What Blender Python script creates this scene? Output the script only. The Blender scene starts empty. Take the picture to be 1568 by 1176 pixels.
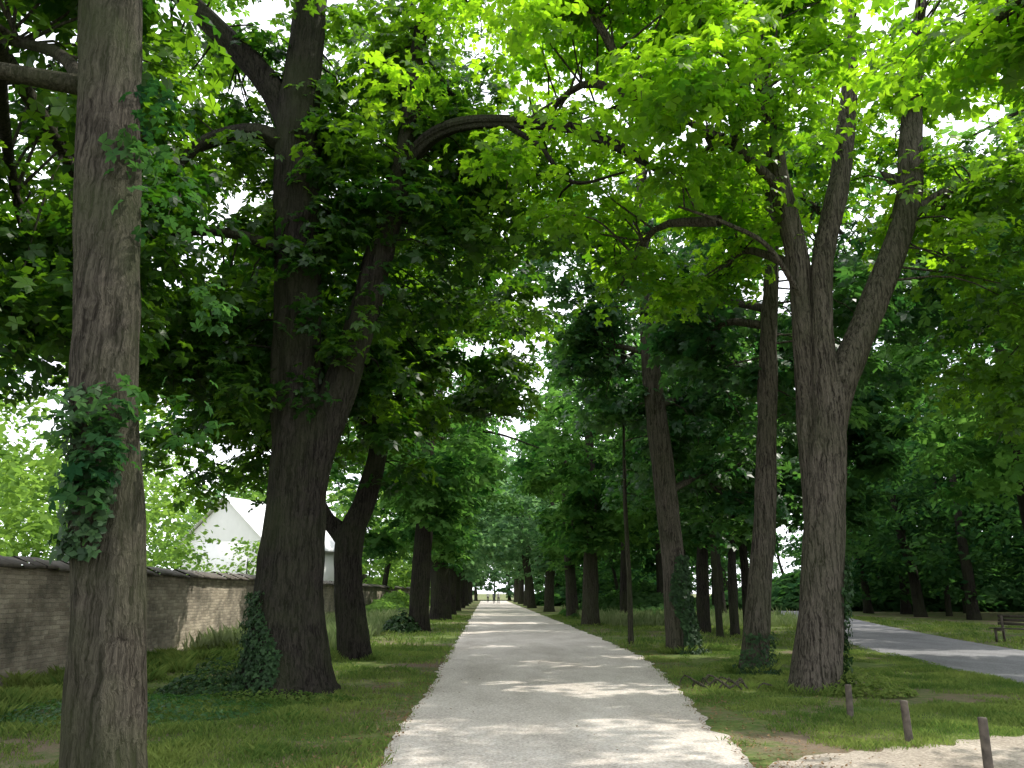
import bpy, math, random
import numpy as np
from mathutils import Vector, noise, Quaternion
random.seed(7); rng=np.random.default_rng(7)
scene=bpy.context.scene
col=scene.collection

# ------------------------------------------------------------------ helpers
def link(o,parent=None):
    col.objects.link(o)
    if parent: o.parent=parent
    return o
def empty(name,loc=(0,0,0)):
    e=bpy.data.objects.new(name,None); e.empty_display_size=.2; e.location=loc
    col.objects.link(e); return e
def np_mesh(name,V,F,mat,tint=None,smooth=False):
    V=np.asarray(V,dtype=np.float32); F=np.asarray(F,dtype=np.int32)
    me=bpy.data.meshes.new(name)
    me.vertices.add(len(V)); me.vertices.foreach_set('co',V.ravel())
    k=F.shape[1]
    me.loops.add(F.size); me.loops.foreach_set('vertex_index',F.ravel())
    me.polygons.add(len(F)); me.polygons.foreach_set('loop_start',np.arange(0,F.size,k,dtype=np.int32))
    me.polygons.foreach_set('loop_total',np.full(len(F),k,dtype=np.int32))
    if smooth: me.polygons.foreach_set('use_smooth',np.ones(len(F),dtype=bool))
    me.update(calc_edges=True)
    if tint is not None:
        a=me.attributes.new('tint','FLOAT','POINT'); a.data.foreach_set('value',np.asarray(tint,dtype=np.float32))
    me.materials.append(mat)
    return bpy.data.objects.new(name,me)

def mat_new(name):
    m=bpy.data.materials.new(name); m.use_nodes=True
    nt=m.node_tree; nt.nodes.clear()
    out=nt.nodes.new('ShaderNodeOutputMaterial')
    return m,nt,nt.nodes,nt.links,out
def ramp(N,stops):
    r=N.new('ShaderNodeValToRGB'); e=r.color_ramp.elements
    while len(e)<len(stops): e.new(.5)
    for i,(p,c) in enumerate(stops):
        e[i].position=p; e[i].color=(*c,1)
    return r
def noise_n(N,L,vec,scale,detail=4,rough=.6,dist=0):
    n=N.new('ShaderNodeTexNoise'); n.inputs['Scale'].default_value=scale
    n.inputs['Detail'].default_value=detail; n.inputs['Roughness'].default_value=rough
    n.inputs['Distortion'].default_value=dist
    if vec: L.new(vec,n.inputs['Vector'])
    return n
def mapping(N,L,src,scale):
    m=N.new('ShaderNodeMapping'); m.inputs['Scale'].default_value=scale
    L.new(src,m.inputs['Vector']); return m.outputs[0]
def mixc(N,L,fac,a,b,mode='MIX'):
    m=N.new('ShaderNodeMix'); m.data_type='RGBA'; m.blend_type=mode
    for s,i in ((fac,0),(a,6),(b,7)):
        if isinstance(s,(int,float)): m.inputs[i].default_value=s
        elif isinstance(s,tuple): m.inputs[i].default_value=(*s,1)
        else: L.new(s,m.inputs[i])
    return m.outputs[2]

def leaf_mat(name,c0,c1,t0,t1,trans=.45,rough=.42,spec=.5,simple=False):
    m,nt,N,L,out=mat_new(name)
    at=N.new('ShaderNodeAttribute'); at.attribute_name='tint'
    r=ramp(N,[(0,c0),(1,c1)]); L.new(at.outputs['Fac'],r.inputs[0])
    t=ramp(N,[(0,t0),(1,t1)]); L.new(at.outputs['Fac'],t.inputs[0])
    if simple:
        p=N.new('ShaderNodeBsdfDiffuse'); L.new(r.outputs[0],p.inputs['Color'])
    else:
        p=N.new('ShaderNodeBsdfPrincipled'); L.new(r.outputs[0],p.inputs['Base Color'])
        p.inputs['Roughness'].default_value=rough; p.inputs['Specular IOR Level'].default_value=spec
    tr=N.new('ShaderNodeBsdfTranslucent'); L.new(t.outputs[0],tr.inputs[0])
    mx=N.new('ShaderNodeMixShader'); mx.inputs[0].default_value=trans
    L.new(p.outputs[0],mx.inputs[1]); L.new(tr.outputs[0],mx.inputs[2]); L.new(mx.outputs[0],out.inputs[0])
    return m
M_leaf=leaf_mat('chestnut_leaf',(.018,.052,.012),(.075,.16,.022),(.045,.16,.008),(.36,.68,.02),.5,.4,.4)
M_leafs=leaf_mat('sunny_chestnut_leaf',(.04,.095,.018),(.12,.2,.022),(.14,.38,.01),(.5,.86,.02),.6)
M_leaf2=leaf_mat('lime_leaf',(.02,.07,.028),(.07,.16,.045),(.045,.19,.03),(.2,.44,.06),.45)
M_leafd=leaf_mat('wood_leaf',(.014,.05,.02),(.06,.12,.04),(.03,.11,.02),(.12,.3,.05),.4,simple=True)
M_leafm=leaf_mat('avenue_leaf',(.025,.08,.025),(.1,.19,.05),(.05,.2,.025),(.22,.48,.07),.45,simple=True)
M_leafhaze=leaf_mat('hazed_avenue_leaf',(.06,.13,.07),(.15,.24,.13),(.12,.3,.09),(.3,.54,.18),.45,simple=True)  # distance haze put into the colour: paler leaves for the far trees
M_leafb=leaf_mat('garden_leaf',(.07,.14,.035),(.13,.22,.05),(.18,.36,.05),(.36,.58,.08),.45,simple=True)
M_ivy=leaf_mat('ivy_leaf',(.012,.036,.012),(.04,.09,.028),(.03,.08,.02),(.07,.18,.03),.25,.6,.25)
M_grass=leaf_mat('grass_blade',(.06,.115,.026),(.19,.235,.065),(.11,.25,.045),(.36,.48,.1),.4,simple=True)
M_tall=leaf_mat('tall_grass_blade',(.13,.19,.07),(.28,.32,.17),(.18,.3,.08),(.38,.46,.18),.35,simple=True)
M_litter=leaf_mat('dead_leaf',(.12,.075,.04),(.3,.2,.11),(.1,.06,.03),(.2,.12,.06),.2,simple=True)

def bark_mat(name,cd,cl,green=.3):
    m,nt,N,L,out=mat_new(name)
    tc=N.new('ShaderNodeTexCoord'); o=tc.outputs['Object']
    warp=noise_n(N,L,o,4.5,2)
    va=N.new('ShaderNodeVectorMath'); va.operation='MULTIPLY_ADD'
    L.new(warp.outputs['Color'],va.inputs[0]); va.inputs[1].default_value=(.09,.09,.4); L.new(o,va.inputs[2])
    n1=noise_n(N,L,mapping(N,L,va.outputs[0],(28,28,1.6)),1,4,.65)
    n2=noise_n(N,L,mapping(N,L,va.outputs[0],(60,60,9)),1,3,.7)
    big=noise_n(N,L,o,.9,4)
    vr=ramp(N,[(.36,(.12,.12,.12)),(.56,(1,1,1))]); L.new(n1.outputs[0],vr.inputs[0])
    mul=N.new('ShaderNodeMath'); mul.operation='MULTIPLY'; L.new(vr.outputs[0],mul.inputs[0]); L.new(n2.outputs[0],mul.inputs[1])
    cr=ramp(N,[(.06,cd),(.65,cl)]); L.new(mul.outputs[0],cr.inputs[0])
    gr=ramp(N,[(.40,(0,0,0)),(.66,(green,green,green))]); L.new(big.outputs[0],gr.inputs[0])
    c=mixc(N,L,gr.outputs[0],cr.outputs[0],(.045,.056,.024))
    p=N.new('ShaderNodeBsdfPrincipled'); L.new(c,p.inputs['Base Color']); p.inputs['Roughness'].default_value=.95
    p.inputs['Specular IOR Level'].default_value=.1
    b=N.new('ShaderNodeBump'); b.inputs['Strength'].default_value=1; b.inputs['Distance'].default_value=.04
    L.new(mul.outputs[0],b.inputs['Height']); L.new(b.outputs[0],p.inputs['Normal'])
    L.new(p.outputs[0],out.inputs[0]); return m
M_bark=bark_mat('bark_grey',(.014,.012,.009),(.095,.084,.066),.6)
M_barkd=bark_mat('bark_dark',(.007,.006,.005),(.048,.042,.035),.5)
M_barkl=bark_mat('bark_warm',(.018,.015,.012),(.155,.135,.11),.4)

# ------------------------------------------------------------------ tubes
def catmull(P,R,step):
    P=[Vector(p) for p in P]; out=[];ro=[]
    Q=[P[0]*2-P[1]]+P+[P[-1]*2-P[-2]]
    for i in range(len(P)-1):
        a,b,c,d=Q[i:i+4]; n=max(2,int((c-b).length/step))
        for k in range(n):
            t=k/n
            out.append(.5*((2*b)+(c-a)*t+(2*a-5*b+4*c-d)*t*t+(3*b-a-3*c+d)*t**3)); ro.append(R[i]*(1-t)+R[i+1]*t)
    out.append(P[-1]); ro.append(R[-1]); return out,ro
class Tubes:
    def __init__(s): s.V=[];s.F=[];s.n=0
    def add(s,P,R,step=.3,sides=10,rough=0,flare=0,seed=0):
        pts,rad=catmull(P,R,step)
        ref=Vector((1,0,0))
        for i,p in enumerate(pts):
            t=(pts[min(i+1,len(pts)-1)]-pts[max(i-1,0)]).normalized()
            u=(ref-t*ref.dot(t)); 
            if u.length<.05: u=Vector((0,1,0))-t*t.y
            u.normalize(); ref=u; w=t.cross(u)
            for j in range(sides):
                th=2*math.pi*j/sides; r=rad[i]
                if rough:
                    q=Vector((math.cos(th)*r*7+seed,math.sin(th)*r*7,p.z*1.1))
                    r+=rough*(noise.noise(q)+.5*noise.noise(q*2.3)) + rough*1.3*noise.noise(Vector((math.cos(th)*1.3,math.sin(th)*1.3+seed,p.z*.5)))
                if flare:
                    e=math.exp(-max(p.z,0)/.42)
                    r*=1+flare*e*(.75+.5*math.cos(5*th+seed)+.25*math.cos(3*th+seed*2))
                s.V.append(p+u*(math.cos(th)*r)+w*(math.sin(th)*r))
        m=len(pts)
        for i in range(m-1):
            a=s.n+i*sides
            for j in range(sides):
                k=(j+1)%sides
                s.F.append((a+j,a+k,a+sides+k,a+sides+j))
        s.n+=m*sides
        return pts
    def obj(s,name,mat): return np_mesh(name,[tuple(v) for v in s.V],s.F,mat,smooth=True)

# ------------------------------------------------------------------ leaves
def tmpl(angs,lens,w):
    V=[];F=[]
    for a,l in zip(angs,lens):
        a=math.radians(a); d=(math.sin(a),math.cos(a)); n=(d[1],-d[0]); b=len(V)
        V+= [(0,0,0),(d[0]*l*.6+n[0]*w,d[1]*l*.6+n[1]*w,.03),(d[0]*l,d[1]*l,-.18),(d[0]*l*.6-n[0]*w,d[1]*l*.6-n[1]*w,.0)]
        F.append((b,b+1,b+2,b+3))
    return np.array(V),np.array(F)
T5=tmpl([-105,-52,0,52,105],[.55,.85,1,.85,.55],.23)
T3=tmpl([-70,0,70],[.8,1,.8],.32)
T1=(np.array([(0,-.5,0),(.38,.05,.06),(0,.6,-.1),(-.38,.05,.06)]),np.array([(0,1,2,3)]))
def leaves(name,pos,nrm,size,tint,T,mat,r=rng):
    TV,TF=T; n=len(pos)
    N=nrm/np.linalg.norm(nrm,axis=1,keepdims=True)
    A=r.normal(size=(n,3)); U=np.cross(A,N); U/=np.linalg.norm(U,axis=1,keepdims=True)+1e-9
    W=np.cross(N,U)
    s=size[:,None,None]
    V=pos[:,None,:]+s*(TV[None,:,0:1]*U[:,None,:]+TV[None,:,1:2]*W[:,None,:]+TV[None,:,2:3]*N[:,None,:])
    F=TF[None]+(np.arange(n)*len(TV))[:,None,None]
    return np_mesh(name,V.reshape(-1,3),F.reshape(-1,4),mat,np.repeat(tint,len(TV)))

LIMBS=[((-3.8,10.3),(-4.9,11.96)),((-4.9,11.96),(-6.5,13.3)),((-3.8,10.2),(-5.4,10.0)),((-1.0,10.0),(3,9.4))]
def segd(px,pz,s):
    (ax,az_),(bx,bz)=s; dx,dz=bx-ax,bz-az_; t=max(0,min(1,((px-ax)*dx+(pz-az_)*dz)/(dx*dx+dz*dz)))
    return math.hypot(px-ax-t*dx,pz-az_-t*dz)
def excluded(p):
    x,y,z=p
    if z<3.4: return True
    if x*x+y*y+(z-1.6)**2<5.5**2: return True
    ax=abs(x-1.6)
    if y<30:
        if ax<3.2 and z<7.0: return True
        if ax<4.6 and z<4.6: return True
        if -8<x<-3.5 and 12<y<20 and z<4.6: return True
    else:
        if ax<2.8 and z<(7.0 if y<60 else 5.5): return True
        if y<80 and ax<1.7 and z>8 and random.random()<.7: return True
    if 5<y<13.7:
        k=14/y; X=x*k; Z=1.6+(z-1.6)*k
        if -4.7<X<-2.9 and Z<13.5 and random.random()<.72: return True
        if 5.0<X<9.1 and Z<10.3 and random.random()<.93: return True
        for s in LIMBS:
            if segd(X,Z,s)<.75 and random.random()<.65: return True
        if -3<X<-1.4 and Z<7 : return True
    if y<7.0:
        k=7/y; X=x*k
        if -4.7<X<-2.5: return True
    if 3.2<x<8.6 and y<14.3 and z<8.4: return True
    if -5.2<x<-2.4 and y<7.2 and z<9: return True
    if -4.5<x<-2.2 and 7<y<13.2 and z<8.2: return True
    return False
def clumps(blobs,thr=-.18,ex=True,seed=0,freq=.33,shell=.45):
    C=[]
    for (c,r,n) in blobs:
        k=0;t=0
        while k<n and t<n*12:
            t+=1
            d=rng.normal(size=3); d/=np.linalg.norm(d); rad=shell+(1-shell)*rng.random()**.6
            p=(c[0]+d[0]*rad*r[0],c[1]+d[1]*rad*r[1],c[2]+d[2]*rad*r[2])
            if noise.noise(Vector(p)*freq+Vector((seed,0,0)))<thr: continue
            if ex and excluded(p): continue
            C.append(p); k+=1
    return np.array(C)
def crown(name,C,per,R,size,T,mat,flat=.38,parent=None,tb=0):
    m=len(C); n=m*per
    cen=np.repeat(C,per,0)
    Rr=np.repeat(R*(.65+.7*rng.random(m)),per)
    d=rng.normal(size=(n,3)); d/=np.linalg.norm(d,axis=1,keepdims=True)
    rad=rng.random(n)**.45
    off=d*rad[:,None]; h=np.hypot(off[:,0],off[:,1])
    pos=cen+np.stack([off[:,0]*Rr,off[:,1]*Rr,(off[:,2]*flat-.35*h*h)*Rr],1)
    nr=np.stack([off[:,0]*.9,off[:,1]*.9,np.full(n,.9)],1)+rng.normal(size=(n,3))*.42
    tint=np.clip(np.repeat(rng.normal(.42+tb,.22,m),per)+rng.normal(0,.17,n),0,1)
    o=leaves(name,pos,nr,size*(.55+.7*rng.random(n)),tint,T,mat)
    return link(o,parent)

def tree(name,stems,blobs,per=60,R=.95,size=.2,T=T5,lmat=None,bmat=None,sides=40,step=.14,rough=.03,twigs=True,thr=-.18,seed=0,tb=0,autolimbs=8,ex=True,flare=.45,rs=.94,sunny=None):
    e=empty(name)
    tb_=Tubes(); S=[]
    for i,(P,Rd,fl) in enumerate(stems):
        pts=tb_.add(P,[r*rs for r in Rd],step,sides if i==0 else max(10,sides*2//3),rough if Rd[0]>.15 else .01,flare*fl,seed+i*3.1)
        S+= [p for p in pts if p.z>3.2]
    C=clumps(blobs,thr,seed=seed,ex=ex)
    if len(S)==0: S=[Vector(stems[0][0][-1])]
    if len(C):
        hi=[s for s in S if s.z>S[0].z+1] or S
        for k in range(autolimbs):
            c=Vector(C[rng.integers(len(C))]); s=min(hi,key=lambda q:(q-c).length+abs(rng.normal())*1.0)
            mid=s.lerp(c,.5)+Vector((rng.normal()*.3,rng.normal()*.3,.5))
            pts=tb_.add([s,mid,c],[.11,.07,.025],.35,8,.012,0,seed+k); S+=pts[2:]
        if twigs:
            SA=np.array([tuple(s) for s in S])
            for c in C:
                dd=np.linalg.norm(SA-c,axis=1); near=np.argsort(dd)[:6]; s=Vector(SA[near[rng.integers(len(near))]]); cc=Vector(c)
                l=(cc-s).length
                if l<.3 or l>2.6: continue
                mid=s.lerp(cc,.55)+Vector((rng.normal()*.12*l,rng.normal()*.12*l,.12*l))
                tb_.add([s,mid,cc,cc+(cc-mid)*.35+Vector((0,0,-.15))],[.012+.008*l,.018,.01,.004],.3,5)
    link(tb_.obj('trunk_and_limbs',bmat or M_bark),e)
    if len(C):
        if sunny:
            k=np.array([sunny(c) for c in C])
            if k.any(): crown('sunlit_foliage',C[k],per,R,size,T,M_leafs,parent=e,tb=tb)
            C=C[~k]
        if len(C): crown('foliage',C,per,R,size,T,lmat or M_leaf,parent=e,tb=tb)
    return e,tb_

# ------------------------------------------------------------------ LEFT ROW
tree('chestnut_tree',[([(-2.94,7,-.3),(-2.99,7,.23),(-3.18,7,1.64),(-3.42,7,3.36),(-3.62,7,5.3),(-3.88,7,7.56),(-4.2,7.2,11),(-4.4,7.4,14)],[.325,.32,.298,.305,.295,.305,.27,.15],.08),
   ([(-3.85,7,6.2),(-4.8,7.8,7.4),(-6.2,8.6,8.2)],[.1,.07,.03],0)],
   [((-6.6,9.5,8.2),(3.4,3.6,3.9),125),((-5,7.5,11.5),(3.5,3.5,3),45),((-8.4,12,6.0),(2.4,3,2.4),65)],per=54,size=.225,sides=72,step=.1,seed=1,bmat=M_bark,tb=-.22)
tree('chestnut_tree',[
  ([(-3.22,14,-.3),(-3.26,14,0),(-3.28,14,.7),(-3.30,14,1.69),(-3.28,14,2.79),(-3.3,14,3.93),(-3.44,14,5.13),(-3.58,14,7.68),(-3.77,14,10.46),(-3.71,14,13.5),(-3.6,14,17)],[.84,.82,.70,.58,.52,.5,.46,.45,.42,.32,.12],.45),
  ([(-3.15,14,3.0),(-3.0,14,4.1),(-2.67,14,5.13),(-2.32,14,6.37),(-2.07,14,7.68),(-1.81,14,9.03),(-1.61,14,10.46),(-1.4,14,13),(-1,14,15)],[.3,.36,.33,.3,.27,.24,.2,.14,.06],0),
  ([(-3.77,14,10.2),(-4.2,14,11.1),(-4.9,13.9,11.96),(-5.92,13.7,12.9),(-6.8,13.5,13.5),(-8,13.5,14)],[.3,.27,.24,.2,.16,.06],0),
  ([(-3.75,14,9.9),(-4.5,13.9,10.25),(-5.39,13.8,10.0),(-5.9,13.6,9.3),(-6.5,13.5,8.6)],[.22,.17,.14,.1,.04],0),
  ([(-3.5,14,7.6),(-4.6,13.7,8.0),(-5.8,13.5,7.9),(-7,13.3,7.2)],[.14,.1,.07,.03],0),
  ([(-1.7,14,9.6),(-1.1,13.5,10.0),(-.23,13,10.0),(1.33,13,9.95),(2.3,13,9.6),(3.1,12.8,8.9)],[.16,.14,.12,.1,.08,.03],0),
  ([(.3,13,9.95),(.9,12.8,9.4),(1.5,12.8,8.7),(2.4,12.6,8.8)],[.06,.05,.04,.02],0)],
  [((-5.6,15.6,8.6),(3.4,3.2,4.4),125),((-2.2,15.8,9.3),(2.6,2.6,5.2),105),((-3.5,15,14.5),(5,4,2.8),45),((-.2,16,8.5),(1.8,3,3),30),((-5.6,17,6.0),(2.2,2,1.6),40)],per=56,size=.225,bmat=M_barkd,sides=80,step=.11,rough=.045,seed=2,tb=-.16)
tree('chestnut_tree',[
  ([(-3.2,21,-.2),(-3.23,21,0),(-3.48,21,1.73),(-3.5,21,3.0),(-3.16,21,3.95),(-2.88,21,5.4),(-2.81,21,7.8),(-2.7,21,11),(-2.7,21,15)],[.45,.42,.36,.38,.3,.27,.24,.18,.07],.3),
  ([(-3.5,21,2.8),(-3.85,21,3.2),(-4.2,21,3.6),(-4.6,21,4.6),(-4.9,21,7)],[.3,.26,.2,.15,.1],0)],
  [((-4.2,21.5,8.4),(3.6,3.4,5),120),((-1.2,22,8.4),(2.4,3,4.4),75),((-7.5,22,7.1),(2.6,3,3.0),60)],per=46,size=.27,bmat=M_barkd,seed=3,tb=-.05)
tree('chestnut_tree',[
  ([(5.42,14,-.3),(5.49,14,0),(5.62,14,.7),(5.79,14,1.69),(5.94,14,2.79),(6.10,14,3.93),(6.25,14,4.7),(6.59,14,5.5),(7.05,14,6.37),(7.69,14,7.68),(8.24,14,9.03),(8.49,14,10.46),(8.75,14,11.96),(9.2,14,14)],[.46,.42,.39,.38,.365,.365,.34,.3,.27,.26,.27,.23,.18,.1],.35),
  ([(5.85,14.1,2.5),(5.92,14.2,3.9),(5.95,14.2,5.2),(5.96,14.1,6.37),(5.99,14.1,7.68),(5.77,14,9.03),(5.68,14,10.46),(5.5,14,11.96),(5.42,14,14)],[.2,.24,.24,.22,.21,.2,.18,.16,.1],0),
  ([(6.15,14,4.4),(6.2,13.95,5.4),(6.23,13.95,6.37),(6.39,13.95,7.68),(6.78,14,9.03),(7.09,14,10.2),(7.42,14,12),(7.6,14,14)],[.26,.25,.22,.21,.23,.2,.15,.08],0),
  ([(5.8,14,9.2),(4.8,13.6,9.9),(3.6,13.2,10.3),(2.4,12.8,10.6)],[.11,.09,.06,.03],0),
  ([(5.95,14,7.0),(5.2,13.5,7.8),(4.4,13.2,8.1),(3.4,12.9,8.3)],[.07,.05,.04,.02],0),
  ([(8.0,14,8.5),(9,13.8,9.2),(10.4,13.6,9.2),(11.5,13.5,8.5)],[.12,.09,.06,.03],0)],
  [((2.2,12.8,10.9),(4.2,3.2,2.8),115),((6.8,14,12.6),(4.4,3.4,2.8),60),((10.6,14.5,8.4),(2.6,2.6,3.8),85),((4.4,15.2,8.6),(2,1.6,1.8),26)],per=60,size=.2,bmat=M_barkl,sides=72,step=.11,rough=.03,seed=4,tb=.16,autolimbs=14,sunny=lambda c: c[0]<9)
tree('lime_tree',[([(5.5,17.2,-.2),(5.53,17.2,0),(5.78,17.2,1.71),(6.14,17.2,4.43),(6.46,17.2,7.4),(6.8,17.2,10.6),(7,17.2,15)],[.33,.3,.26,.23,.2,.17,.07],.3)],
  [((7,18.8,9.5),(3,2.6,4.5),70),((10,21,11.5),(3.4,3,4.2),75)],per=46,size=.26,bmat=M_barkl,lmat=M_leaf2,seed=5,sides=48)
tree('lime_tree',[([(5.46,23,-.2),(5.44,23,0),(5.34,23,1.75),(5.26,23,3.55),(5.13,23,5.43),(4.99,23,7.4),(4.89,23,9.4),(4.9,23,13.8),(4.9,23,17)],[.45,.42,.34,.33,.34,.31,.26,.2,.08],.35)],
  [((5.8,24.8,10.5),(3.4,3,5),100),((2.8,24.5,12.0),(2.4,3,3.2),42),((7.6,26,6.3),(2.8,3,3.2),65)],per=46,size=.27,bmat=M_barkl,lmat=M_leaf2,seed=6,sides=48)
tree('chestnut_tree',[([(8.0,5.2,-.2),(8.0,5.2,0),(8.05,5.2,3),(7.8,5.3,6),(7.6,5.4,9),(7.5,5.5,12)],[.42,.4,.34,.3,.22,.08],.35)],
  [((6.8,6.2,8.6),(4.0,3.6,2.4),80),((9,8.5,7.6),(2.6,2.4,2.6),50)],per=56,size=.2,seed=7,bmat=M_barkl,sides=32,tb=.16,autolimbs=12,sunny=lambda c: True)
for (x,y,r) in [(17.8,19.5,.4),(21.5,31,.4)]:
    tree('lime_tree',[([(x,y,-.2),(x,y,3),(x-.2,y,8),(x-.2,y,16)],[r*1.2,r,r*.7,r*.2],.3)],[((x-1,y,10.8),(5.2,5,6),160)],per=42,size=.34,T=T3,lmat=M_leafm,bmat=M_barkd,seed=x,sides=20,autolimbs=6,twigs=False,R=1.2,tb=.05)

tree('young_lime_tree',[([(4.72,27,-.1),(4.74,27,2),(4.7,27,5),(4.8,27,9)],[.1,.085,.07,.03],.3)],[((4.9,27.4,7.2),(1.8,1.6,3.4),26)],per=45,size=.22,lmat=M_leaf2,seed=8,sides=12,autolimbs=1)
for (x,y,r,ln) in [(8.98,34,.27,.3),(8.65,30.5,.12,-.1),(9.35,31,.17,.25),(11.5,36,.2,0),(13,31,.22,.2),(10,42,.3,.2),(13.5,47,.3,-.3),(8.6,51,.3,.2),(12.2,57,.3,0),(16.3,58,.3,.2)]:
    tree('lime_tree',[([(x,y,-.1),(x+ln*.3,y,2.5),(x+ln,y,6),(x+ln,y,12)],[r*1.15,r,r*.8,r*.3],.3)],[((x+.6,y+1,8.6),(3.2,3,5.4),80)],per=40,size=.35,T=T3,lmat=M_leafd,bmat=M_barkd,seed=x,sides=16,autolimbs=3,twigs=False,R=1.1,ex=True,tb=.12)

# ------------------------------------------------------------------ rows further down the avenue
def rowtree(name,x,y,r,lean,lmat,low=2.8,h=18,w=4.6):
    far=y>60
    if far: lmat=M_leafhaze
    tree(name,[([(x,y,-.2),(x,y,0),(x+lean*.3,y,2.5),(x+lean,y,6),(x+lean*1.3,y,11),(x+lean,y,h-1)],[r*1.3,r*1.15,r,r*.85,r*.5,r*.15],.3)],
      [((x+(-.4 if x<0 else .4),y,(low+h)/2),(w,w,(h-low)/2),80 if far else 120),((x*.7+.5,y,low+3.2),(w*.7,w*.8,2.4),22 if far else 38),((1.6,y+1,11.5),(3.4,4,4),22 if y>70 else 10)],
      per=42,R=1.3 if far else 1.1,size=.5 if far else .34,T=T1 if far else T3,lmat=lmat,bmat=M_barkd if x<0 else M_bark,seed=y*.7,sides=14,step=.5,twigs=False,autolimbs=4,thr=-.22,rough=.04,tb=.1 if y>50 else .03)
for y,r,l,x in [(36,.45,.2,-2.9),(50,.62,-.3,-2.7),(63,.5,.2,-2.8),(77,.5,0,-2.8),(92,.5,.2,-2.8),(108,.5,0,-2.8),(126,.5,0,-2.8),(145,.5,0,-2.8)]:
    rowtree('chestnut_tree',x,y,r,l,M_leafm)
for y,r,l,x in [(42,.42,.1,5.36),(57,.4,-.3,6.0),(73,.45,.3,5.6),(90,.45,-.7,5.0),(107,.45,.2,5.4),(125,.45,0,5.4),(145,.45,0,5.4)]:
    rowtree('lime_tree',x,y,r,l,M_leafm)

# ------------------------------------------------------------------ woodland masses
def woodland(name,spots,lmat,h=(15,22),low=1.8,w=5.5,ncl=75,size=.52,per=36,rt=.24,tb=0,keep=True):
    e=empty(name); tb_=Tubes(); B=[]
    for (x,y) in spots:
        hh=random.uniform(*h); rr=rt*random.uniform(.5,1.4); l=random.uniform(-1.2,1.2)
        tb_.add([(x,y,-.2),(x+l*.3,y,hh*.2),(x+l,y,hh*.4),(x+l,y,hh-1)],[rr*1.2,rr,rr*.75,rr*.2],.8,10,.03,.3,x)
        lo=low*random.uniform(.4,1.3)
        B.append(((x,y,(hh+lo)/2),(w,w,(hh-lo)/2),ncl))
    link(tb_.obj('trunks',M_barkd),e)
    C=clumps(B,-.3,ex=False,seed=3.3,shell=.5)
    if keep: C=C[(np.abs(C[:,0]-1.6)>4.5)]
    crown('foliage',C,per,1.35,size,T1,lmat,parent=e,tb=tb)
sp=[]
for _ in range(900):
    x=random.uniform(9,90); y=random.uniform(44,125)
    rl=np.interp(y,[26,41,66,80,130],[11.6,16,23.6,28,46]); rr_=np.interp(y,[28,43,64,78,130],[16.4,20.6,27,31,49])
    if rl-2.5<x<rr_+3: continue
    if y<62 and x<rl: continue
    if x>rr_ and y<56 and x<44 : continue
    if any((x-a)**2+(y-b)**2<7.0**2 for a,b in sp): continue
    sp.append((x,y))
    if len(sp)>=60: break
woodland('distant_woodland',sp,M_leafd,low=1.4,tb=0)
woodland('woodland_edge',[(30,50),(36,48),(43,45),(33,58),(41,56),(50,52),(27,38),(34,38),(57,46),(39,66),(47,64),(31,66),(36,74)],M_leafd,low=2.2,ncl=120,w=5.8,size=.44,tb=-.03)
woodland('garden_tree_row',[(-17,27),(-23,33),(-19,42),(-28,26),(-30,44),(-22,20),(-25,38)],M_leafb,h=(9,14),low=1.2,w=4.4,ncl=90,size=.34,tb=.1)
woodland('garden_shrub',[(-13.8,35),(-15.6,40),(-12.2,43)],M_leafb,h=(4.2,5.2),low=.8,w=1.9,ncl=24,size=.25,rt=.1,tb=.1)
woodland('distant_woodland',[(-21,76),(-30,66),(-12,84),(-38,52),(-22,88),(-14,98),(-10,116),(-34,76),(-12,135),(-24,110),(-40,64),(-45,80),(-30,95),(-9,72)],M_leafb,h=(13,18),low=1.0,w=6,ncl=80,size=.5)
woodland('distant_woodland',[(-10,178),(-2,172),(5,172),(14,178),(22,165),(-20,168),(2,190),(-8,200),(12,192),(30,150),(38,140),(50,135),(62,130),(-30,150),(-42,130),(9,182),(-5,185)],M_leafhaze,h=(19,26),low=.5,w=7.5,ncl=95,size=.75,keep=False,tb=.1)

# ------------------------------------------------------------------ ground
m,nt,N,L,out=mat_new('grass_ground')
tc=N.new('ShaderNodeTexCoord'); o=tc.outputs['Object']
n1=noise_n(N,L,o,.35,5,.6,.4); n2=noise_n(N,L,o,7,5,.7); n3=noise_n(N,L,o,60,3,.6); n4=noise_n(N,L,o,1.3,4,.6)
g=ramp(N,[(.3,(.048,.09,.022)),(.7,(.16,.195,.065))]); L.new(n2.outputs[0],g.inputs[0])
gg=ramp(N,[(.35,(.7,.8,.7)),(.65,(1.25,1.15,1.1))]); L.new(n4.outputs[0],gg.inputs[0])
g2=mixc(N,L,1.0,g.outputs[0],gg.outputs[0],'MULTIPLY')
s=ramp(N,[(.3,(.09,.065,.045)),(.7,(.23,.18,.13))]); L.new(n3.outputs[0],s.inputs[0])
f=N.new('ShaderNodeMath'); f.operation='ADD'; L.new(n1.outputs[0],f.inputs[0])
f2=N.new('ShaderNodeMath'); f2.operation='MULTIPLY'; L.new(n2.outputs[0],f2.inputs[0]); f2.inputs[1].default_value=.4; L.new(f2.outputs[0],f.inputs[1])
fr=ramp(N,[(.67,(0,0,0)),(.82,(1,1,1))]); L.new(f.outputs[0],fr.inputs[0])
c=mixc(N,L,fr.outputs[0],g2,s.outputs[0])
p=N.new('ShaderNodeBsdfPrincipled'); L.new(c,p.inputs['Base Color']); p.inputs['Roughness'].default_value=.95; p.inputs['Specular IOR Level'].default_value=.1
b=N.new('ShaderNodeBump'); b.inputs['Strength'].default_value=.6; b.inputs['Distance'].default_value=.04
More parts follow.
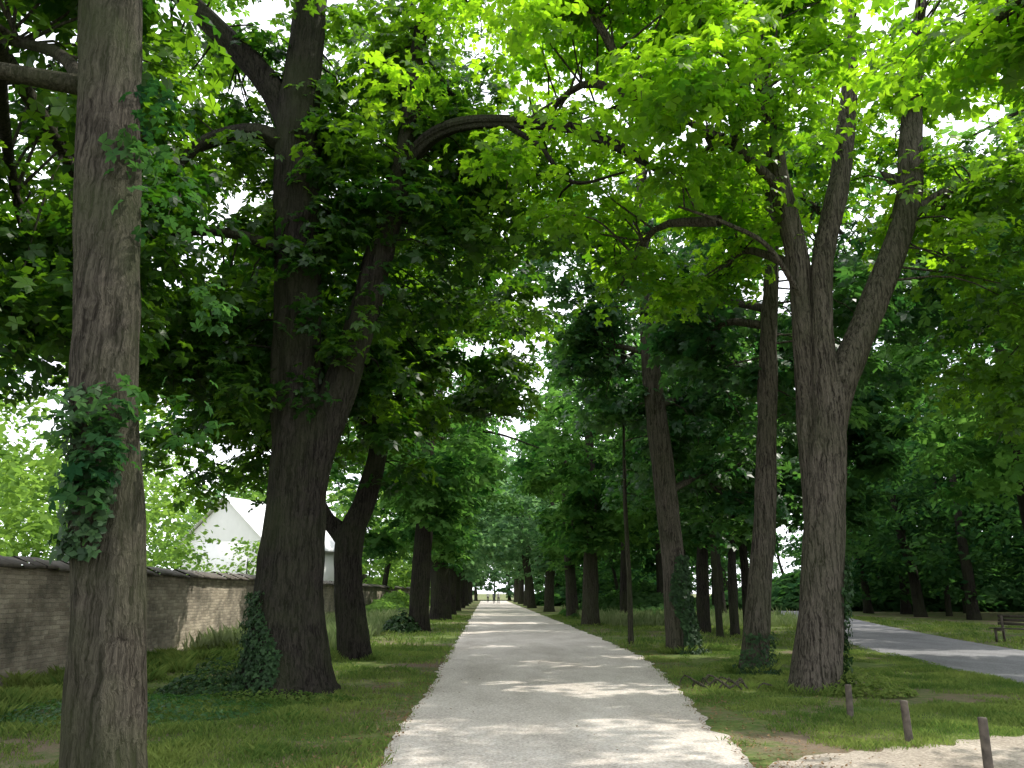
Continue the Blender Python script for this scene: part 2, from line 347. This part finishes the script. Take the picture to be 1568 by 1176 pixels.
L.new(n2.outputs[0],b.inputs['Height']); L.new(b.outputs[0],p.inputs['Normal']); L.new(p.outputs[0],out.inputs[0])
M_ground=m
link(np_mesh('ground',[(-900,-300,0),(900,-300,0),(900,1500,0),(-900,1500,0)],[(0,1,2,3)],M_ground))

def gravel(name,ca,cb,sc=1,bump=.015):
    m,nt,N,L,out=mat_new(name)
    tc=N.new('ShaderNodeTexCoord'); o=tc.outputs['Object']
    a=noise_n(N,L,mapping(N,L,o,(1,.35,1)),.9,5,.65,.5); b_=noise_n(N,L,o,26*sc,6,.85); v=N.new('ShaderNodeTexVoronoi'); v.inputs['Scale'].default_value=42*sc; L.new(o,v.inputs['Vector'])
    r1=ramp(N,[(.3,ca),(.65,cb)]); L.new(a.outputs[0],r1.inputs[0])
    r2=ramp(N,[(.34,(.42,.4,.38)),(.62,(1.2,1.2,1.2))]); L.new(b_.outputs[0],r2.inputs[0])
    c=mixc(N,L,.65,r1.outputs[0],r2.outputs[0],'MULTIPLY')
    bw=N.new('ShaderNodeRGBToBW'); L.new(v.outputs['Color'],bw.inputs[0])
    c=mixc(N,L,.3,c,bw.outputs[0],'OVERLAY')
    p=N.new('ShaderNodeBsdfPrincipled'); L.new(c,p.inputs['Base Color']); p.inputs['Roughness'].default_value=.9; p.inputs['Specular IOR Level'].default_value=.2
    b=N.new('ShaderNodeBump'); b.inputs['Strength'].default_value=.9; b.inputs['Distance'].default_value=bump
    L.new(b_.outputs[0],b.inputs['Height']); L.new(b.outputs[0],p.inputs['Normal']); L.new(p.outputs[0],out.inputs[0])
    return m
M_grav=gravel('pale_gravel',(.49,.44,.385),(.70,.645,.58),1,.02)
M_grav2=gravel('sandy_gravel',(.34,.29,.235),(.5,.44,.37),1,.02)
M_asph=gravel('worn_asphalt',(.16,.16,.165),(.25,.25,.255),1,.006)
def nz(a,b=0,f=1): return noise.noise(Vector((a*f,b,3.7)))
RE=[(-12,4.0),(5,3.2),(8,2.6),(11.3,2.9),(15,3.45),(20,3.95),(25,4.15),(45,4.25),(175,4.25)]
def path_right(y): return float(np.interp(y,[a for a,_ in RE],[b for _,b in RE]))+.16*nz(y,5,.9)+.09*nz(y,9,3.5)
def path_left(y): return -.98+.14*nz(y,1,.8)+.09*nz(y,2,3.3)
V=[];F=[]
ys=list(np.arange(-12,60,.12))+list(np.arange(60,176,2.0))
for i,y in enumerate(ys):
    V+=[(path_left(y),y,.004),(path_right(y),y,.004)]
    if i: F.append((2*i-2,2*i-1,2*i+1,2*i))
link(np_mesh('gravel_path',V,F,M_grav))
def strip(name,A,B,z,mat,ax=0,ay=0,n=120,f=.35):
    def rs(P):
        a,_=catmull([(x,y,0) for x,y in P],[0]*len(P),.2); a=np.array([tuple(q) for q in a])
        s=np.concatenate([[0],np.cumsum(np.linalg.norm(np.diff(a,axis=0),axis=1))]); t=np.linspace(0,s[-1],n+1)
        return np.stack([np.interp(t,s,a[:,0]),np.interp(t,s,a[:,1])],1)
    a=rs(A); b=rs(B); V=[];F=[]
    for i in range(n+1):
        V+=[(a[i,0]+ax*nz(i,1,f),a[i,1]+ay*nz(i,2,f),z),(b[i,0],b[i,1],z)]
        if i: F.append((2*i-2,2*i-1,2*i+1,2*i))
    return link(np_mesh(name,V,F,mat))
strip('gravel_side_path',[(2.4,7.9),(3.1,8.5),(4.9,9.2),(6.8,10.0),(9.6,11.4)],[(2.4,4.5),(3.5,5.0),(5.5,5.6),(8,6.4),(10.5,7.5)],.008,M_grav2,ay=.3,f=.2)
strip('asphalt_path',[(8.2,-6),(8.8,8),(9.8,15.4),(11.6,26),(16,41),(23.6,66),(28,80),(46,130)],[(12,-6),(12.8,8),(14.3,18),(16.4,28),(20.6,43),(27,64),(31,78),(49,129)],.012,M_asph,ax=.15,n=300)

# ------------------------------------------------------------------ grass
def in_path(x,y):
    e=.14*random.random()**2
    if path_left(y)+.01+e<x<path_right(y)-.01-e: return True
    if x>2 and y<np.interp(x,[1.6,3.1,4.9,6.8,9.6,12],[7.4,8.5,9.2,10.0,11.4,12.4])+random.uniform(-.15,.1): return True
    l=np.interp(y,[-6,8,15.4,26,41,66],[8.2,8.8,9.8,11.6,16,23.6]); r=np.interp(y,[-6,8,18,28,43,64],[12,12.8,14.3,16.4,20.6,27])
    return l<x<r
def grass(name,n,xr,yr,h,w,mat,dens=True,cond=None,power=1,lean=.35):
    P=[];Hs=[];Tn=[]
    t=0
    while len(P)<n and t<n*4:
        t+=1
        x=random.uniform(*xr); y=yr[0]+(yr[1]-yr[0])*random.random()**power
        if in_path(x,y): continue
        if dens:
            edge=min(abs(x-path_left(y)),abs(x-path_right(y)))
            if noise.noise(Vector((x*.5,y*.5,1)))+.5*noise.noise(Vector((x*2,y*2,1)))>.06+random.random()*.25: continue
            if edge<.5 and random.random()>.35+edge: continue
        if cond and not cond(x,y): continue
        P.append((x,y,0)); k=noise.noise(Vector((x*1.4,y*1.4,4))); Hs.append(h*(.45+.9*random.random())*max(.3,1+1.1*k)); Tn.append(.52+.7*noise.noise(Vector((x*.8,y*.8,9))))
    n=len(P); P=np.array(P); H=np.array(Hs)[:,None]
    th=rng.random(n)*6.283; d=np.stack([np.cos(th),np.sin(th),0*th],1)
    ln=rng.normal(size=(n,3))*lean; ln[:,2]=0
    ww=w*(.6+.8*rng.random(n))[:,None]
    up=np.array([[0,0,1.]])
    v0=P-d*ww; v1=P+d*ww; v2=P+up*H*.6+ln*H*.4+d*ww*.7; v3=P+up*H+ln*H*1.2; 
    V=np.stack([v0,v1,v2,v3],1).reshape(-1,3); F=np.arange(4*n).reshape(n,4)
    tint=np.repeat(np.clip(np.array(Tn)+rng.normal(0,.2,n),0,1),4)
    return link(np_mesh(name,V,F,mat,tint))
grass('lawn_grass',90000,(-8.2,-.85),(7.6,26),.065,.0045,M_grass,power=1.4)
grass('lawn_grass',90000,(2.4,14),(8.3,26),.05,.0045,M_grass,power=1.4)
grass('lawn_grass',60000,(-8,26),(24,60),.10,.012,M_grass)
grass('tall_grass',40000,(-8.2,-3.7),(23,55),.38,.0035,M_tall,dens=False,cond=lambda x,y: x<-4.3+1.0*nz(y,3,.4),lean=.2)
grass('tall_grass',18000,(-8.3,-6.2),(11,24),.17,.0028,M_grass,dens=False,cond=lambda x,y: nz(x,y,.5)>-.2)
grass('tall_grass',26000,(6.2,17),(40,70),.4,.01,M_tall,dens=False,cond=lambda x,y: nz(x,y,.3)>-.3,lean=.2)
for (bx,by,br) in [(5.5,14,.7),(5.5,17.2,.5),(5.4,23,.65),(-3.25,21,.65)]:
    grass('tall_grass',900,(bx-br,bx+br),(by-br,by+br*.6),.14,.003,M_grass,dens=False,cond=lambda x,y: .3<math.hypot(x-bx,y-by)<br)
def weeds(name,n,c,r,h,size,mat,tb=0):
    a=rng.random(n)*6.283; q=rng.random(n)**.5
    x=c[0]+np.cos(a)*q*r[0]; y=c[1]+np.sin(a)*q*r[1]; z=h*rng.random(n)**.8*(1.1-q)*1.2+.02
    return leaves(name,np.stack([x,y,z],1),np.stack([np.cos(a)*.4,np.sin(a)*.4,np.ones(n)],1)+rng.normal(size=(n,3))*.35,size*(.5+rng.random(n)),np.clip(rng.normal(.45+tb,.2,n),0,1),T3,mat)
link(weeds('nettle_patch',1700,(-4.4,13.9),(.9,.8),.5,.05,M_ivy,.1))
link(weeds('nettle_patch',1400,(-3.4,13.1),(1.5,.5),.15,.045,M_grass,-.2))
link(weeds('nettle_patch',2600,(-5.0,12.0),(2.0,1.5),.2,.04,M_leaf2,0))
link(weeds('nettle_patch',900,(6.2,13.6),(.8,.6),.35,.05,M_grass,.2))
link(weeds('nettle_patch',700,(-3.6,35.5),(.9,.9),.8,.14,M_ivy))
link(weeds('nettle_patch',700,(5.6,22.8),(.6,.5),.25,.07,M_ivy))
link(weeds('nettle_patch',350,(5.6,16.9),(.45,.35),.2,.06,M_ivy))
link(weeds('shrub_belt',9000,(11.5,60),(6,9),1.9,.3,M_leafd,.4))
link(weeds('shrub_belt',5000,(-7,66),(1.8,20),1.5,.3,M_leafb,0))
link(weeds('shrub_belt',16000,(48,84),(26,14),6.5,.75,M_leafd,0))
link(weeds('shrub_belt',8000,(17,112),(11,16),6.0,.75,M_leafd,0))
link(weeds('shrub_belt',4000,(-14,120),(8,30),3.5,.7,M_leafb,0))

def ivy(P,R,zr,ang,n,size=.09,off=.03):
    zs=[p[2] for p in P]
    z=zr[0]+(zr[1]-zr[0])*rng.random(n)**1.4
    th=rng.uniform(*ang,n)+.35*np.sin(z*3)
    cx=np.interp(z,zs,[p[0] for p in P]); cy=np.interp(z,zs,[p[1] for p in P]); r=np.interp(z,zs,R)+off+.12*rng.random(n)**2
    r*=1+.5*np.exp(-z/.42)*.4
    d=np.stack([np.cos(th),np.sin(th),0*th],1)
    pos=np.stack([cx,cy,z],1)+d*r[:,None]
    return link(leaves('ivy',pos,d+np.array([[0,0,.4]])+rng.normal(size=(n,3))*.35,size*(.5+rng.random(n)),np.clip(rng.normal(.45,.25,n),0,1),T3,M_ivy))
ivy([(5.44,23,0),(5.34,23,1.75),(5.26,23,3.55)],[.42,.32,.31],(0,2.6),(-1.9,.6),2300,.07)
ivy([(5.49,14,0),(5.79,14,1.69),(6,14,3.3)],[.42,.37,.35],(0,2.2),(-.6,.5),850,.055)
ivy([(-3.26,14,0),(-3.30,14,1.69),(-3.3,14,3.9)],[.76,.53,.47],(0,1.6),(-2.9,-1.8),1400,.05)
ivy([(5.53,17.2,0),(5.78,17.2,1.71)],[.31,.26],(0,.8),(-3,0),300,.055)
ivy([(-2.99,7,.23),(-3.18,7,1.64),(-3.42,7,3.36)],[.30,.28,.285],(1.9,3.3),(-2.6,-1.2),260,.07)
def shoots(C,per,R,size,mat,tb):
    crown('trunk_shoots',np.array(C),per,R,size,T5,mat,tb=tb,flat=.9)
shoots([(-3.15,6.6,2.75),(-3.25,6.55,2.45),(-3.5,6.6,3.0),(-3.1,6.6,3.15),(-3.2,6.58,2.6)],34,.29,.115,M_leafd,-.15)
shoots([(-3.3,6.7,5.6),(-3.0,6.9,5.2),(-3.2,6.9,6.2),(-2.7,7.4,4.3),(-2.8,7.2,3.2)],26,.4,.12,M_leafd,0)
shoots([(-3.1,13.4,5.0),(-2.6,13.4,5.8),(-2.3,13.5,7.0),(-2.0,13.6,8.2),(-2.2,13.5,6.2),(-4.2,13.5,4.9),(-4.5,13.6,5.6),(-3.4,13.3,7.4),(-3.2,13.3,6.3)],50,.6,.17,M_leaf,-.35)

# leaf litter
n=7000; xs=np.empty(n); yy=np.empty(n)
for i in range(n):
    y=8+18*random.random()**1.3; yy[i]=y
    k=random.random()
    xs[i]= (path_left(y)-abs(random.gauss(0,.6))+.1 if k<.45 else path_right(y)+abs(random.gauss(0,.6))-.1 if k<.8 else random.uniform(-6,8) if k<.84 else random.uniform(-8,-3))
link(leaves('leaf_litter',np.stack([xs,yy,np.full(n,.025)],1),np.stack([0*xs,0*xs,1+0*xs],1)+rng.normal(size=(n,3))*.25,.028*(.5+rng.random(n)),rng.random(n),T1,M_litter))
t=Tubes()
for k in range(16):
    x=4.15+random.gauss(0,.3); y=14.4+random.gauss(0,.25); a=random.uniform(0,3.1); l=random.uniform(.3,.7)
    if x<3.7: x=4.0
    t.add([(x,y,.03),(x+math.cos(a)*l*.5,y+math.sin(a)*l*.3,.1+random.random()*.15),(x+math.cos(a)*l*.7,y+math.sin(a)*l*.5,.02)],[.018,.014,.006],.1,6)
link(t.obj('fallen_branches',M_barkl))

# ------------------------------------------------------------------ wall
m,nt,N,L,out=mat_new('old_stone_masonry')
tc=N.new('ShaderNodeTexCoord'); o=tc.outputs['Object']
sep=N.new('ShaderNodeSeparateXYZ'); L.new(o,sep.inputs[0]); cmb=N.new('ShaderNodeCombineXYZ'); L.new(sep.outputs[1],cmb.inputs[0]); L.new(sep.outputs[2],cmb.inputs[1])
w=noise_n(N,L,o,3,4); va=N.new('ShaderNodeVectorMath'); va.operation='MULTIPLY_ADD'; L.new(w.outputs['Color'],va.inputs[0]); va.inputs[1].default_value=(.09,.07,0); L.new(cmb.outputs[0],va.inputs[2])
br=N.new('ShaderNodeTexBrick'); L.new(va.outputs[0],br.inputs['Vector'])
br.inputs['Scale'].default_value=1; br.inputs['Brick Width'].default_value=.27; br.inputs['Row Height'].default_value=.085; br.inputs['Mortar Size'].default_value=.011; br.inputs['Mortar Smooth'].default_value=.5
br.inputs['Color1'].default_value=(.26,.225,.175,1); br.inputs['Color2'].default_value=(.45,.4,.32,1); br.inputs['Mortar'].default_value=(.34,.31,.25,1)
n1=noise_n(N,L,o,.9,6,.7); r1=ramp(N,[(.36,(.38,.38,.35)),(.6,(1.1,1.07,1.0))]); L.new(n1.outputs[0],r1.inputs[0])
c=mixc(N,L,1.0,br.outputs[0],r1.outputs[0],'MULTIPLY')
p=N.new('ShaderNodeBsdfPrincipled'); L.new(c,p.inputs['Base Color']); p.inputs['Roughness'].default_value=.95
n3=noise_n(N,L,o,18,5,.7)
hh=N.new('ShaderNodeMath'); hh.operation='MULTIPLY_ADD'; L.new(br.outputs['Fac'],hh.inputs[0]); hh.inputs[1].default_value=-.9; L.new(n3.outputs[0],hh.inputs[2])
b=N.new('ShaderNodeBump'); b.inputs['Strength'].default_value=.9; b.inputs['Distance'].default_value=.03
L.new(hh.outputs[0],b.inputs['Height']); L.new(b.outputs[0],p.inputs['Normal']); L.new(p.outputs[0],out.inputs[0])
M_wall=m
m,nt,N,L,out=mat_new('weathered_tile')
tc=N.new('ShaderNodeTexCoord'); n1=noise_n(N,L,tc.outputs['Object'],5,5,.7); r1=ramp(N,[(.3,(.04,.034,.028)),(.7,(.13,.11,.085))]); L.new(n1.outputs[0],r1.inputs[0])
p=N.new('ShaderNodeBsdfPrincipled'); L.new(r1.outputs[0],p.inputs['Base Color']); p.inputs['Roughness'].default_value=.9; L.new(p.outputs[0],out.inputs[0]); M_tile=m
wall=empty('stone_wall')
V=[];F=[]
ys=np.arange(2,150,.25); zs=np.arange(-.1,2.06,.18)
for i,y in enumerate(ys):
    for j,z in enumerate(zs):
        V.append((-8.5+.035*noise.noise(Vector((y*1.3,z*1.5,0)))-.03*z+.03*noise.noise(Vector((y*4,z*4,0))),y,z))
nj=len(zs)
for i in range(len(ys)-1):
    for j in range(nj-1):
        a=i*nj+j; F.append((a,a+nj,a+nj+1,a+1))
b0=len(V)
V+=[(-9.0,2,-.1),(-9.0,2,2.06),(-9.0,ys[-1],2.06),(-9.0,ys[-1],-.1)]; F.append((b0,b0+1,b0+2,b0+3))
F.append((b0,0,nj-1,b0+1)); F.append((nj-1,(len(ys)-1)*nj+nj-1,b0+2,b0+1)); F.append((b0+3,b0+2,(len(ys)-1)*nj+nj-1,(len(ys)-1)*nj))
link(np_mesh('masonry',V,F,M_wall,smooth=False),wall)
V=[];F=[]
y=2.0
while y<150:
    l=.42; zz=2.05+.015*random.gauss(0,1); xo=random.gauss(0,.012)
    prof=[(-8.36+xo,zz-.02),(-8.36+xo,zz+.03),(-8.78,zz+.2),(-9.2+xo,zz+.03),(-9.2+xo,zz-.02)]
    b0=len(V)
    for yy_ in (y,y+l-.012): V+=[(a,yy_,c_) for a,c_ in prof]
    for k in range(5): F.append((b0+k,b0+(k+1)%5,b0+5+(k+1)%5,b0+5+k))
    y+=l
link(np_mesh('coping_tiles',V,F,M_tile),wall)

# ------------------------------------------------------------------ white house beyond wall
def plain(name,c,rough=.8,nscale=3,var=.12):
    m,nt,N,L,out=mat_new(name); tc=N.new('ShaderNodeTexCoord'); n=noise_n(N,L,tc.outputs['Object'],nscale,4)
    r=ramp(N,[(.3,tuple(x*(1-var) for x in c)),(.7,tuple(min(1,x*(1+var)) for x in c))]); L.new(n.outputs[0],r.inputs[0])
    p=N.new('ShaderNodeBsdfPrincipled'); L.new(r.outputs[0],p.inputs['Base Color']); p.inputs['Roughness'].default_value=rough; L.new(p.outputs[0],out.inputs[0]); return m
M_white=plain('white_render',(.82,.81,.79),.8,2,.03); M_roof=plain('pale_zinc_roof',(.78,.785,.79),.5,1,.04); M_win=plain('window_glass',(.09,.1,.11),.15); M_wood=plain('weathered_wood',(.08,.066,.05),.85,14,.45)
M_metal=plain('painted_metal',(.12,.13,.13),.5,6,.15)
def boxmesh(name,lo,hi,mat,parent):
    x0,y0,z0=lo;x1,y1,z1=hi
    V=[(x0,y0,z0),(x1,y0,z0),(x1,y1,z0),(x0,y1,z0),(x0,y0,z1),(x1,y0,z1),(x1,y1,z1),(x0,y1,z1)]
    F=[(0,3,2,1),(4,5,6,7),(0,1,5,4),(1,2,6,5),(2,3,7,6),(3,0,4,7)]
    o=np_mesh(name,V,F,mat); link(o,parent); return o
h=empty('white_house',(-16.0,61,0)); h.rotation_euler=(0,0,math.radians(66)); h.scale=(.85,.8,1.0)
boxmesh('walls',(-6,-4.5,0),(6,4.5,5.0),M_white,h)
link(np_mesh('gables',[(-6,-4.5,5),(-6,4.5,5),(-6,0,8),(6,-4.5,5),(6,4.5,5),(6,0,8)],[(0,1,2),(3,5,4)],M_white),h)
link(np_mesh('roof',[(-6.4,-5,4.75),(6.4,-5,4.75),(6.4,0,8.1),(-6.4,0,8.1),(6.4,5,4.75),(-6.4,5,4.75),(-6.4,-5,4.6),(6.4,-5,4.6),(6.4,5,4.6),(-6.4,5,4.6)],[(0,1,2,3),(3,2,4,5),(0,6,7,1),(4,8,9,5)],M_roof),h)
for k,x in enumerate((-4,-1.3,1.4,4.1)):
    boxmesh('window_%d'%(k+1),(x-.4,-4.56,1.2),(x+.4,-4.49,2.2),M_win,h)
boxmesh('downpipe',(5.8,-4.62,0),(5.9,-4.52,4.7),M_roof,h)
sl_=empty('street_lamp',(-11.3,74,0))
t=Tubes(); t.add([(0,0,0),(0,0,2.5),(0,0,5.2),(.15,0,5.6),(.6,0,5.75)],[.09,.07,.05,.04,.035],.3,12)
link(t.obj('mast',M_metal),sl_)
boxmesh('lamp_head',(.5,-.12,5.68),(1.1,.12,5.82),M_metal,sl_); boxmesh('lamp_glass',(.6,-.09,5.63),(1.05,.09,5.678),M_white,sl_)

# ------------------------------------------------------------------ wooden posts
def post(x,y,hh,lean):
    t=Tubes(); r=.043
    t.add([(x,y,-.1),(x+lean*.5,y,hh*.5),(x+lean,y,hh-.02)],[r*1.05,r,r*.98],.05,20,.003,0,x)
    t.add([(x+lean,y,hh-.021),(x+lean,y,hh-.005),(x+lean,y,hh)],[r*.98,r*.9,.001],.01,20)
    return link(t.obj('wooden_post',M_wood))
post(4.81,11.1,.43,.01); post(4.66,9.3,.45,-.015); post(4.72,7.98,.46,.005)

bn=empty('park_bench',(17.6,27,0)); bn.rotation_euler=(0,0,math.radians(-70))
for k in range(4): boxmesh('seat_slat_%d'%(k+1),(-.9,-.2+k*.11,.43),(.9,-.11+k*.11,.46),M_wood,bn)
for k in range(3): boxmesh('back_slat_%d'%(k+1),(-.9,.27+k*.02,.55+k*.12),(.9,.3+k*.02,.64+k*.12),M_wood,bn)
for k,x in enumerate((-.7,.7)):
    boxmesh('leg_front_%d'%(k+1),(x-.03,-.17,0),(x+.03,-.11,.429),M_wood,bn); boxmesh('leg_back_%d'%(k+1),(x-.03,.2,0),(x+.03,.262,.86),M_wood,bn)
    boxmesh('rail_%d'%(k+1),(x-.029,-.109,.36),(x+.029,.199,.427),M_wood,bn)

# ------------------------------------------------------------------ far walkers
M_skin=plain('skin',(.5,.33,.25)); M_shirtA=plain('dark_jacket',(.05,.06,.09)); M_shirtB=plain('pale_shirt',(.55,.53,.5)); M_trou=plain('dark_trousers',(.04,.04,.05))
def walker(x,y,shirt,ph):
    J={'pel':(0,0,.95,.13),'bel':(0,0,1.12,.13),'che':(0,0,1.35,.155),'nec':(0,0,1.5,.055),'hea':(0,-.01,1.6,.085),'top':(0,0,1.72,.075),
       'hl':(-.1,0,.9,.095),'kl':(-.1,-.12*ph,.5,.065),'al':(-.1,.08*ph-.1*ph,.09,.042),'tl':(-.1,-.2*ph-.1,.04,.035),
       'hr':(.1,0,.9,.095),'kr':(.1,.05*ph,.5,.065),'ar':(.1,.3*ph,.12,.042),'tr':(.1,.2*ph,.04,.035),
       'sl':(-.19,0,1.42,.06),'el':(-.24,.1*ph,1.14,.045),'wl':(-.24,.05*ph-.08,.9,.033),'fl':(-.24,-.1,.8,.03),
       'sr':(.19,0,1.42,.06),'er':(.24,-.06*ph,1.14,.045),'wr':(.24,-.2*ph,.92,.033),'fr':(.24,-.25*ph,.83,.03)}
    E=[('pel','bel'),('bel','che'),('che','nec'),('nec','hea'),('hea','top'),('pel','hl'),('hl','kl'),('kl','al'),('al','tl'),('pel','hr'),('hr','kr'),('kr','ar'),('ar','tr'),('che','sl'),('sl','el'),('el','wl'),('wl','fl'),('che','sr'),('sr','er'),('er','wr'),('wr','fr')]
    K=list(J); me=bpy.data.meshes.new('body'); me.from_pydata([J[k][:3] for k in K],[(K.index(a),K.index(b)) for a,b in E],[])
    ob=bpy.data.objects.new('person',me); col.objects.link(ob)
    md=ob.modifiers.new('s','SKIN')
    for i,k in enumerate(K):
        me.skin_vertices[0].data[i].radius=(J[k][3],J[k][3]*(.75 if k in('che','bel','pel') else 1)); me.skin_vertices[0].data[i].use_root=(k=='pel')
    ob.modifiers.new('u','SUBSURF').levels=1
    dg=bpy.context.evaluated_depsgraph_get(); nm=bpy.data.meshes.new_from_object(ob.evaluated_get(dg))
    bpy.data.objects.remove(ob)
    for mm in (M_trou,shirt,M_skin): nm.materials.append(mm)
    for pl in nm.polygons:
        z=pl.center.z; pl.use_smooth=True
        pl.material_index=0 if z<.95 and abs(pl.center.x)<.19 else 2 if (z>1.47 or z<.93) else 1
        if z>1.66: pl.material_index=0
    ob=bpy.data.objects.new('person',nm); link(ob); ob.location=(x,y,.004)
try:
    walker(1.3,128,M_shirtA,1); walker(2.0,128.6,M_shirtB,-1); walker(.4,145,M_shirtB,1)
except Exception as ex: print('walker',ex)

# ------------------------------------------------------------------ light, sky, camera
el,az=math.radians(54),math.radians(18)
d=Vector((math.cos(el)*math.cos(az),math.cos(el)*math.sin(az),math.sin(el)))
sl=bpy.data.lights.new('sun','SUN'); sl.energy=5; sl.angle=math.radians(.7); sl.color=(1,.95,.86)
so=bpy.data.objects.new('sun',sl); so.rotation_euler=d.to_track_quat('Z','Y').to_euler(); so.location=(30,10,40); link(so)
wd=bpy.data.worlds.new('World'); scene.world=wd; wd.use_nodes=True
nt=wd.node_tree; N=nt.nodes; L=nt.links; bg=N['Background']; sk=N.new('ShaderNodeTexSky'); sk.sky_type='NISHITA'; sk.sun_disc=False
sk.sun_elevation=el; sk.sun_rotation=math.radians(90)-az; sk.dust_density=2; sk.air_density=1; sk.ozone_density=1
tc=N.new('ShaderNodeTexCoord'); cn=noise_n(N,L,mapping(N,L,tc.outputs['Generated'],(1,1,2.2)),2.6,5,.6,.3)
cr=ramp(N,[(.36,(.6,.6,.6)),(.52,(1,1,1))]); L.new(cn.outputs[0],cr.inputs[0])
cc=mixc(N,L,cr.outputs[0],sk.outputs[0],(15.6,16.0,17.0))
L.new(cc,bg.inputs[0]); bg.inputs[1].default_value=.15
try: wd.cycles.sampling_method='NONE'
except Exception as ex: print(ex)
cam=bpy.data.cameras.new('camera'); cam.sensor_width=36; cam.lens=28; cam.clip_end=3000; cam.clip_start=.05
co=bpy.data.objects.new('camera',cam); co.location=(0,0,1.6); co.rotation_euler=(math.radians(90+14.7),0,math.radians(-1.83)); link(co)
scene.camera=co
scene.view_settings.view_transform='Standard'; scene.view_settings.look='None'; scene.view_settings.exposure=0
